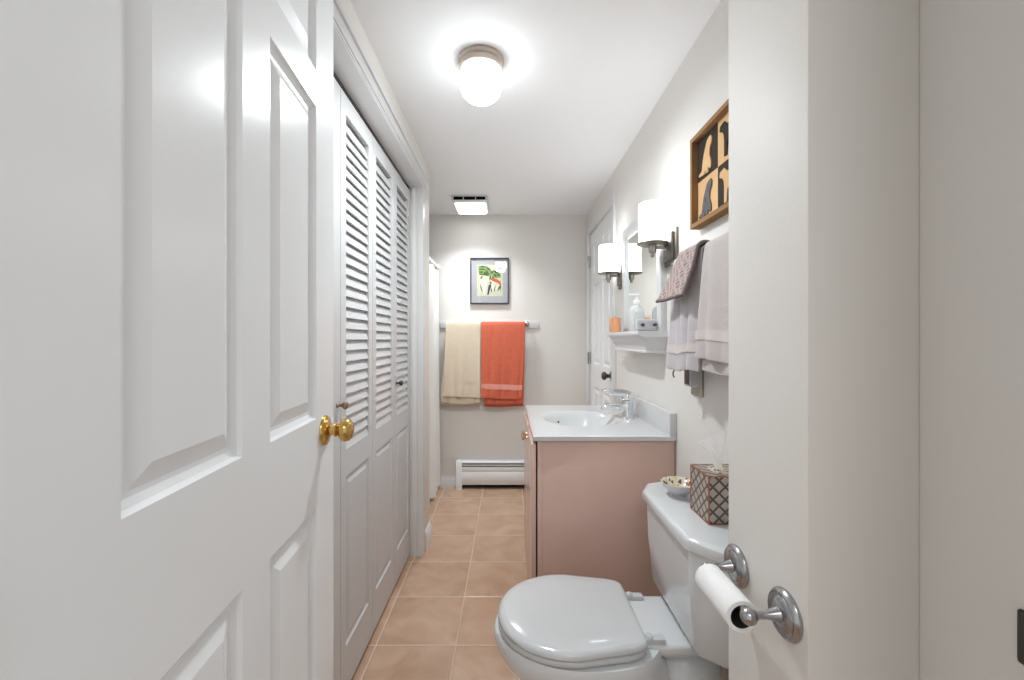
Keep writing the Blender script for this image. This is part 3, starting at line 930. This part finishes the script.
def tank_ring(g, z, xb=0.612, nb_=2):
    """octagonal-fronted outline, g = inset from the lid outline"""
    half = 0.247 - g
    ch = 0.072
    xf = 0.4235 + g
    pts = [(xb, -half), (xf + ch * 1.05, -half), (xf + ch * 0.85, -half + ch * 0.10), (xf + 0.006, -(0.172 - g * 0.4)), (xf, -(0.160 - g * 0.4)), (xf, 0.160 - g * 0.4), (xf + 0.006, 0.172 - g * 0.4), (xf + ch * 0.45, half - ch * 0.28), (xf + ch * 1.15, half), (xb, half)]
    return [Vector((x - 0.30, y, z)) for x, y in pts]
b = nb(); loft(b, [tank_ring(0.055, 0.400), tank_ring(0.038, 0.404), tank_ring(0.030, 0.42), tank_ring(0.016, 0.56), tank_ring(0.013, 0.668)]); obj('tank', b, M_PORC, to, angle=25)
b = nb(); loft(b, [tank_ring(0.006, 0.666), tank_ring(0.001, 0.670), tank_ring(0.0, 0.676), tank_ring(0.0, 0.688), tank_ring(0.0012, 0.6935), tank_ring(0.0045, 0.6975), tank_ring(0.009, 0.6995), tank_ring(0.014, 0.7003)]); obj('tank_lid', b, M_PORC, to, angle=28)

# ------------------------------------------------------------------ things on the tank
TZL = 0.7005
tx = thing('tissue_box', 'square tissue box with dark diamond lattice and copper edges on the toilet tank', 'tissue box', (0.5665, 1.1445, TZL))
hb, hz = 0.0535, 0.124
b = nb(); box(b, (-hb, -hb, 0), (hb, hb, hz), 0.002); obj('carton', b, M_LATTICE, tx)
M_COPPER = mat('copper_edge', (0.42, 0.14, 0.075), 0.35, 0.3)
b = nb()
e = 0.0017
for sx in (-1, 1):
    for sy in (-1, 1):
        box(b, (sx * hb - e, sy * hb - e, 0), (sx * hb + e, sy * hb + e, hz + 0.001), 0.001)
for s in (-1, 1):
    for z in (0.002, hz):
        zz = 0.0015 if z < 0.01 else e
        box(b, (-hb, s * hb - e, z - zz), (hb, s * hb + e, z + 0.001), 0.0005)
        box(b, (s * hb - e, -hb, z - zz), (s * hb + e, hb, z + 0.001), 0.0005)
obj('copper_edging', b, M_COPPER, tx)
b = nb(); lathe(b, [(0, 0.0), (0.033, 0.0), (0.033, 0.0012), (0, 0.0012)], (0, 0, hz + 0.0002), (0, 0, 1), 32, (0.8, 1.15)); obj('top_opening', b, M_BOWLPAT, tx)
tp = None
b = nb()
def tis(u, v):
    a = (u - 0.5)
    w = 0.010 + 0.060 * v ** 0.7
    return Vector((a * w * 1.2 - 0.016 * v + 0.012 * math.sin(v * 4 + u * 5) * v, a * w * 0.75 - 0.004 + 0.010 * math.sin(u * 7 + v * 2), 0.0 + hz + v * (0.085 + 0.022 * u) - 0.004 * math.cos(u * 6)))
grid(b, tis, 24, 18)
M_TISSUE = bpy.data.materials.new('thin_tissue'); M_TISSUE.use_nodes = True
_nt = M_TISSUE.node_tree
_tr = _nt.nodes.new('ShaderNodeBsdfTranslucent'); _tr.inputs[0].default_value = (0.97, 0.97, 0.96, 1)
_df = _nt.nodes.new('ShaderNodeBsdfDiffuse'); _df.inputs[0].default_value = (0.97, 0.97, 0.96, 1)
_ms = _nt.nodes.new('ShaderNodeMixShader'); _ms.inputs[0].default_value = 0.5
_nt.links.new(_df.outputs[0], _ms.inputs[1]); _nt.links.new(_tr.outputs[0], _ms.inputs[2])
_nt.links.new(_ms.outputs[0], _nt.nodes['Material Output'].inputs[0])
obj('tissue', b, M_TISSUE, tx)

bw = thing('trinket_bowl', 'small patterned bowl on the toilet tank beside the tissue box', 'bowl', (0.520, 1.300, TZL))
b = nb()
lathe(b, [(0, 0), (0.020, 0), (0.021, 0.004), (0.030, 0.012), (0.045, 0.026), (0.054, 0.040), (0.0535, 0.0415)], n=40)
obj('outer_body', b, mat('bowl_glaze', (0.62, 0.60, 0.62), 0.2), bw)
b = nb()
lathe(b, [(0.0538, 0.0412), (0.052, 0.041), (0.043, 0.028), (0.029, 0.0145), (0, 0.008)], n=40); obj('painted_inside', b, M_BOWLPAT, bw)

# ------------------------------------------------------------------ toilet paper holder and roll
XS = 0.4545
tpz = 0.727
hd = thing('toilet_paper_holder', 'satin metal toilet paper holder with two round plates on wall stub', 'toilet paper holder', (XS, 0.77, tpz))
for y in (0.695, 0.8435):
    b = nb()
    lathe(b, [(0, 0), (0.039, 0), (0.040, 0.003), (0.0385, 0.007), (0.034, 0.011), (0.032, 0.009), (0.028, 0.0085), (0.025, 0.012), (0.017, 0.014), (0.012, 0.015), (0, 0.015)], (0, y - 0.77, 0), (-1, 0, 0), 48)
    pl = obj('wall_plate', b, M_PEWTER, hd)
    b = nb()
    lathe(b, [(0, 0.012), (0.013, 0.012), (0.0105, 0.020), (0.0065, 0.034), (0.0058, 0.046), (0.0075, 0.052), (0, 0.052)], (0, y - 0.77, 0), (-1, 0, -0.05), 28)
    br = 0.0135 if y < 0.77 else 0.010
    lathe(b, [(br * math.sin(PI * q / 14), -br * math.cos(PI * q / 14)) for q in range(15)], (-0.0625, y - 0.77, -0.004), (0, 1, 0), 32)
    obj('post', b, M_PEWTER, hd)
b = nb(); tube(b, [(-0.0625, 0.700 - 0.77, -0.004), (-0.0625, 0.838 - 0.77, -0.004)], 0.0062, 16); obj('spindle', b, M_PEWTER, hd)
rl = thing('toilet_paper_roll', 'nearly finished white toilet paper roll on the metal holder', 'toilet paper', (0.392, 0.7745, 0.7095))
b = nb()
lathe(b, [(0.0195, -0.060), (0.0265, -0.060), (0.0272, -0.059), (0.0272, 0.059), (0.0265, 0.060), (0.0195, 0.060)], (0, 0, 0), (0, 1, 0), 48); obj('paper', b, M_PAPER, rl)
b = nb()
lathe(b, [(0.0195, -0.0605), (0.0188, -0.0605), (0.0188, 0.0605), (0.0195, 0.0605), (0.0195, -0.0605)], (0, 0, 0), (0, 1, 0), 48); obj('cardboard_core', b, M_CARD, rl)

# ------------------------------------------------------------------ mirror cabinet with shelf
mc = thing('mirror_cabinet', 'white framed mirror cabinet with moulded shelf on right wall', 'mirror cabinet', (XR, 1.965, 1.205))
MY0, MY1 = 1.68 - 1.965, 2.255 - 1.965
mz0, mz1 = 0.006, 0.543
mx = -0.026
fwd = 0.046
b = nb()
box(b, (mx, MY0, mz0), (0, MY0 + fwd, mz1), 0.003); box(b, (mx, MY1 - fwd, mz0), (0, MY1, mz1), 0.003)
box(b, (mx, MY0 + fwd, mz1 - fwd), (0, MY1 - fwd, mz1), 0.003); box(b, (mx, MY0 + fwd, mz0), (0, MY1 - fwd, mz0 + 0.012), 0.002)
for (ya, yb_, za, zb_) in ((MY0 + fwd, MY0 + fwd + 0.009, mz0 + 0.012, mz1 - fwd), (MY1 - fwd - 0.009, MY1 - fwd, mz0 + 0.012, mz1 - fwd), (MY0 + fwd, MY1 - fwd, mz1 - fwd - 0.009, mz1 - fwd)):
    box(b, (mx + 0.006, ya, za), (-0.004, yb_, zb_), 0.002)
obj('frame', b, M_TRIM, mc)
b = nb(); box(b, (mx + 0.012, MY0 + fwd, mz0 + 0.012), (-0.004, MY1 - fwd, mz1 - fwd)); obj('mirror_glass', b, M_MIRROR, mc)
b = nb()
sp_ = [(0, 0), (-0.112, 0), (-0.118, -0.004), (-0.118, -0.013), (-0.112, -0.018), (-0.104, -0.020), (-0.100, -0.024), (0, -0.024)]
ym0, ym1 = 1.672 - 1.965, 2.205 - 1.965
prism(b, sp_, lambda u, v, d: (u, d, v + mz0), ym0, ym1)
obj('shelf', b, M_TRIM, mc)
b = nb()
rings = []
for z, xo, ins in ((-0.024, -0.098, 0.004), (-0.030, -0.096, 0.005), (-0.040, -0.090, 0.010), (-0.055, -0.084, 0.014), (-0.070, -0.081, 0.017), (-0.078, -0.080, 0.018), (-0.080, -0.083, 0.016), (-0.087, -0.083, 0.016), (-0.089, -0.080, 0.018)):
    rings.append([Vector(p) for p in ((0, ym0 + ins, z + mz0), (xo, ym0 + ins, z + mz0), (xo, ym1 - ins, z + mz0), (0, ym1 - ins, z + mz0))])
loft(b, rings)
obj('shelf_moulding', b, M_TRIM, mc)
SHZ = 1.2115

# shelf things
cd = thing('candle', 'peach orange jar candle at the far end of the cabinet shelf', 'candle', (0.537, 2.150, SHZ))
b = nb(); lathe(b, [(0, 0.004), (0.0275, 0.004), (0.0275, 0.076), (0.0, 0.074)]); obj('wax', b, M_CANDLE, cd)
b = nb(); lathe(b, [(0, 0), (0.030, 0), (0.0305, 0.004), (0.0305, 0.090), (0.029, 0.090), (0.0285, 0.004), (0, 0.003)]); obj('jar', b, M_GLASS, cd)
b = nb(); tube(b, [(0, 0, 0.073), (0.001, 0, 0.083)], 0.001, 6); obj('wick', b, M_BLACK, cd)
sb = thing('soap_dispenser', 'clear soap bottle with white pump on the cabinet shelf', 'soap bottle', (0.560, 1.865, SHZ))
b = nb()
rings = []
for z, a, c in ((0, 0.030, 0.020), (0.004, 0.034, 0.0225), (0.05, 0.0345, 0.023), (0.085, 0.034, 0.0225), (0.100, 0.030, 0.020), (0.110, 0.022, 0.017), (0.116, 0.013, 0.013), (0.120, 0.012, 0.012)):
    rings.append([Vector((a * math.cos(t), c * math.sin(t), z)) for t in [2 * PI * q / 36 for q in range(36)]])
loft(b, rings); obj('bottle', b, M_BOTTLE, sb)
b = nb(); lathe(b, [(0, 0.119), (0.015, 0.119), (0.015, 0.133), (0.010, 0.137), (0.005, 0.139), (0.005, 0.158), (0, 0.158)])
obj('pump_collar', b, M_WHITEPL, sb)
b = nb(); box(b, (-0.034, -0.007, 0.156), (0.012, 0.007, 0.166), 0.003); obj('pump_head', b, M_WHITEPL, sb)
b = nb()
prism(b, [(-0.021, 0.03), (0.021, 0.03), (0.023, 0.055), (0.018, 0.082), (0, 0.090), (-0.018, 0.082), (-0.023, 0.055)], lambda u, v, d: (u, d, v), -0.0236, -0.0205)
obj('front_label', b, mat('pale_label', (0.66, 0.68, 0.68), 0.4, noise=0.1, nscale=90), sb)
gb = thing('toothbrush_holder', 'small grey block with two dark pegs on near end of shelf', 'holder', (0.552, 1.720, SHZ))
b = nb(); box(b, (-0.041, -0.017, 0), (0.041, 0.017, 0.047), 0.009, 3); obj('block', b, M_GREYPL, gb)
for x in (-0.022, 0.026):
    b = nb(); lathe(b, [(0, 0.0), (0.0025, 0.0), (0.0025, 0.012), (0.0065, 0.014), (0.0065, 0.019), (0, 0.020)], (x, -0.016, 0.024), (0.15, -1, 0), 20); obj('peg', b, M_DARKMET, gb)

# ------------------------------------------------------------------ sconces
def make_sconce(y, label):
    z = 1.521
    r = thing('wall_sconce', label, 'wall light', (XR, y, z), 0, 'sconces beside the mirror')
    b = nb(); box(b, (-0.010, -0.058, -0.062), (0, 0.058, 0.075), 0.004); box(b, (-0.022, -0.042, -0.046), (-0.009, 0.042, 0.060), 0.005); obj('backplate', b, M_PLATE, r)
    b = nb()
    tube(b, [(-0.020, 0, 0.006), (-0.078, 0, 0.006)], 0.0058, 16)
    lathe(b, [(0, 0.018), (0.013, 0.018), (0.013, 0.024), (0.008, 0.028), (0, 0.028)], (0, 0, 0.006), (-1, 0, 0), 24)
    obj('arm', b, M_NICKEL, r)
    cx = -0.078
    b = nb(); lathe(b, [(0, -0.030), (0.006, -0.030), (0.0075, -0.026), (0.0075, -0.016), (0.013, -0.014), (0.0145, 0.0), (0.0145, 0.016), (0.020, 0.018), (0.056, 0.0185), (0.058, 0.021), (0.057, 0.024), (0, 0.024)], (cx, 0, 0), (0, 0, 1), 40); obj('holder_cup', b, M_NICKEL, r)
    b = nb(); lathe(b, [(0, 0.0245), (0.048, 0.0245), (0.0505, 0.027), (0.0505, 0.170), (0.049, 0.173), (0.0475, 0.170), (0.0475, 0.030), (0, 0.030)], (cx, 0, 0), (0, 0, 1), 48); obj('shade', b, M_SHADE, r)
    return r
make_sconce(1.622, 'lit cylinder wall sconce beside the hanging towels, near end of mirror')
make_sconce(2.340, 'lit cylinder wall sconce beside the far door, beyond the mirror')

# ------------------------------------------------------------------ wooden dog picture on the right wall
wp = thing('wood_inlay_picture', 'square wooden inlay picture of dogs above the hanging towels', 'picture', (XR, 1.247, 1.682))
hs = 0.146
fd = -0.032
b = nb(); t_ = 0.014
def miter(poly):
    prism(b, poly, lambda u, v, d: (d, u, v), -0.001, fd)
miter([(-hs, -hs), (hs, -hs), (hs - t_, -hs + t_), (-hs + t_, -hs + t_)])
miter([(hs, -hs), (hs, hs), (hs - t_, hs - t_), (hs - t_, -hs + t_)])
miter([(hs, hs), (-hs, hs), (-hs + t_, hs - t_), (hs - t_, hs - t_)])
miter([(-hs, hs), (-hs, -hs), (-hs + t_, -hs + t_), (-hs + t_, hs - t_)])
obj('frame', b, M_FRAMEWOOD, wp)
q = hs - t_
dog_sit = [(0.70, 0.13), (0.76, 0.20), (0.74, 0.30), (0.66, 0.42), (0.64, 0.56), (0.72, 0.72), (0.72, 0.86), (0.64, 0.88), (0.56, 0.78), (0.57, 0.93), (0.47, 0.93), (0.44, 0.83), (0.40, 0.92), (0.12, 0.90), (0.10, 0.85), (0.26, 0.80), (0.30, 0.64), (0.36, 0.46), (0.46, 0.29), (0.52, 0.19), (0.60, 0.15)]
dog_stand = [(0.14, 0.18), (0.32, 0.14), (0.42, 0.24), (0.70, 0.30), (0.86, 0.22), (0.88, 0.27), (0.80, 0.40), (0.80, 0.64), (0.78, 0.90), (0.68, 0.90), (0.66, 0.66), (0.46, 0.62), (0.42, 0.90), (0.32, 0.90), (0.32, 0.56), (0.30, 0.42), (0.24, 0.34), (0.12, 0.29)]
# seen from the room: u grows to the right = towards -y
cells = [((0, 1), M_WALNUT, dog_sit, M_PINE), ((0, 0), M_PINE, dog_sit, M_SPALT), ((1, 1), M_PINE, dog_stand, M_WALNUT), ((1, 0), M_WALNUT, dog_stand, M_PINE)]
for (cu, cv), pm, dog, dm in cells:
    y_hi = q - cu * q
    b = nb(); box(b, (-0.012, y_hi - q, 0.0 if cv else -q), (-0.002, y_hi, q if cv else 0.0)); tile = obj('panel', b, pm, wp)
    zt = q if cv else 0.0
    b = nb(); prism(b, [(u, v) for u, v in dog], lambda u, v, d: (d, y_hi - u * q, zt - v * q), -0.0118, -0.0155); obj('dog_silhouette', b, dm, tile)

# ------------------------------------------------------------------ towel bar and towels on the right wall
rzb = 1.432
RX = 0.557
rb = thing('wall_towel_bar', 'towel bar on the right wall hidden under the hanging towels', 'towel bar', (XR, 1.16, rzb))
b = nb(); tube(b, [(RX - XR, 0.90 - 1.16, 0), (RX - XR, 1.445 - 1.16, 0)], 0.007, 16); obj('bar', b, M_PEWTER, rb)
for y in (0.905, 1.43):
    b = nb(); lathe(b, [(0, 0), (0.020, 0), (0.020, 0.004), (0.008, 0.010), (0.008, 0.064), (0.011, 0.070), (0, 0.078)], (0, y - 1.16, 0), (-1, 0, 0), 24); obj('post', b, M_PEWTER, rb)
def rfn(ya, yb_, o, ph=0.0, amp=0.006, taper_far=0.0, taper_near=0.0, hem=0.0, skew=0.0):
    """ya near end, yb_ far end, relative to the bar; positive depth is towards the wall (+x)"""
    def f(u, s, dpt, z):
        k = max(0.0, min(1.0, -z / 0.35))
        y = ya + taper_near * k + u * (yb_ - ya - (taper_near + taper_far) * k) + skew * k
        w = amp * (0.25 + k) * (math.sin(u * 8 + ph) + 0.6 * math.sin(u * 15 + 2 * ph + s * 4))
        sgn = 1 if dpt < 0 else 0.25
        return Vector((dpt - sgn * abs(w), y, z + (hem * math.sin(u * 6 + ph) if z < -0.2 else 0.0)))
    return f
lt = thing('hand_towel', 'lilac white towel hanging under the patterned washcloth on the right wall', 'towel', (RX, 1.30, rzb), 0, 'towels on the right wall bar')
b = nb(); towel_grid(b, rfn(1.196 - 1.30, 1.405 - 1.30, 0, 0.4, 0.010, 0.01, -0.005, 0.006), drape(0.011, -0.33, -0.350, flare=0.012), 44)
solid(obj('towel_cloth', b, M_LILAC, lt), 0.006, 0, 1)
b = nb(); towel_grid(b, rfn(1.16 - 1.30, 1.42 - 1.30, 0, 1.9, 0.004, 0.02, -0.01, 0.0), [(0.030, -0.02), (0.034, -0.20), (0.036, -0.352)], 30)
solid(obj('back_layer', b, M_WHITETERRY, lt), 0.005, 0, 1)
b = nb(); tube(b, [(-0.018, 0.062, -0.345), (-0.022, 0.070, -0.350), (-0.025, 0.078, -0.362), (-0.024, 0.080, -0.374), (-0.020, 0.077, -0.378)], 0.0022, 8); obj('hanging_loop', b, M_DARKMET, lt)
wt = thing('hand_towel', 'pale pinkish white towel hanging nearest on the right wall bar', 'towel', (RX, 1.05, rzb), 0, 'towels on the right wall bar')
b = nb(); towel_grid(b, rfn(0.905 - 1.05, 1.172 - 1.05, 0, 2.6, 0.009, 0.0, 0.0, 0.004), drape(0.014, -0.335, -0.312, flare=0.014), 50)
solid(obj('outer_fold', b, M_WHITETERRY, wt), 0.007, 0, 1)
b = nb(); towel_grid(b, rfn(0.91 - 1.05, 1.165 - 1.05, 0, 0.9, 0.004, -0.004, 0.0, 0.004), [(-0.011, -0.02), (-0.014, -0.18), (-0.018, -0.342)], 34)
solid(obj('inner_fold', b, M_WHITETERRY, wt), 0.006, 0, 1)
def towel_band(parent, fn, path, s0, s1, m, name='woven_band'):
    b2 = nb()
    L_ = [0]
    for a, c in zip(path, path[1:]):
        L_.append(L_[-1] + math.hypot(c[0] - a[0], c[1] - a[1]))
    a, c = path[-2], path[-1]
    def f(u, v):
        t = s0 + v * (s1 - s0)
        dpt, z = a[0] + t * (c[0] - a[0]), a[1] + t * (c[1] - a[1])
        p = fn(u, (L_[-2] + t * (L_[-1] - L_[-2])) / L_[-1], dpt, z)
        return Vector((p.x - 0.0042, p.y, p.z))
    grid(b2, f, 44, 3)
    return solid(obj(name, b2, m, parent), 0.003, 0, 0)
M_BAND = mat('pale_woven_band', (0.70, 0.64, 0.62), 0.75, bump=0.25, bscale=260)
towel_band(wt, rfn(0.905 - 1.05, 1.172 - 1.05, 0, 2.6, 0.009, 0.0, 0.0, 0.004), drape(0.014, -0.335, -0.312, flare=0.014), 0.70, 0.80, M_BAND)
towel_band(lt, rfn(1.196 - 1.30, 1.405 - 1.30, 0, 0.4, 0.010, 0.01, -0.005, 0.006), drape(0.011, -0.33, -0.350, flare=0.012), 0.74, 0.82, M_BAND)
wc = thing('washcloth', 'small mauve brown patterned washcloth draped over the towel bar end', 'washcloth', (RX, 1.31, rzb), 0, 'towels on the right wall bar')
b = nb(); towel_grid(b, rfn(1.205 - 1.31, 1.345 - 1.31, 0, 0.9, 0.010, -0.15, -0.01, 0.0), drape(0.022, -0.075, -0.130, flare=0.040, n=11), 36)
solid(obj('cloth', b, M_BROCADE, wc), 0.006, 0, 1)
b = nb()
M_HEM = mat('washcloth_hem', (0.20, 0.16, 0.16), 0.9, bump=0.3, bscale=300)
fnw = rfn(1.205 - 1.31, 1.345 - 1.31, 0, 0.9, 0.010, -0.15, -0.01, 0.0)
pth = drape(0.022, -0.075, -0.130, flare=0.040, n=11)
pts = [fnw(0.0, 1.0, d, z) for d, z in pth[2:]] + [fnw(u / 12, 1.0, *pth[-1]) for u in range(1, 13)]
tube(b, pts, 0.0058, 8); obj('hem', b, M_HEM, wc)

# ------------------------------------------------------------------ outlet plate with a plugged-in night light
op = thing('outlet_plate', 'brushed steel outlet plate with plugged in unit below the towels', 'outlet', (XR, 1.405, 1.046))
b = nb(); box(b, (-0.006, -0.042, -0.056), (0, 0.042, 0.056), 0.002); obj('plate', b, M_NICKEL, op)
b = nb(); box(b, (-0.044, -0.044, -0.022), (-0.006, 0.008, 0.045), 0.003); pu = obj('plugged_unit', b, M_GREYPL, op)
b = nb(); box(b, (-0.0455, -0.036, -0.016), (-0.0435, 0.001, 0.038), 0.0008); obj('front_grille', b, M_DARKMET, pu)

# small dark fitting at the right edge of the view
wk = thing('wall_fitting', 'small dark metal fitting low on the near right wall, nearer than the toilet paper holder', 'wall fitting', (XR, 0.478, 0.816))
b = nb(); box(b, (-0.008, -0.040, -0.033), (0, 0.0405, 0.033), 0.005, 3); obj('plate', b, M_DARKMET, wk)
b = nb(); lathe(b, [(0, 0.006), (0.010, 0.006), (0.009, 0.012), (0.012, 0.018), (0.009, 0.024), (0, 0.025)], (0, -0.01, 0), (-1, 0, 0), 32); obj('knob', b, M_DARKMET, wk)
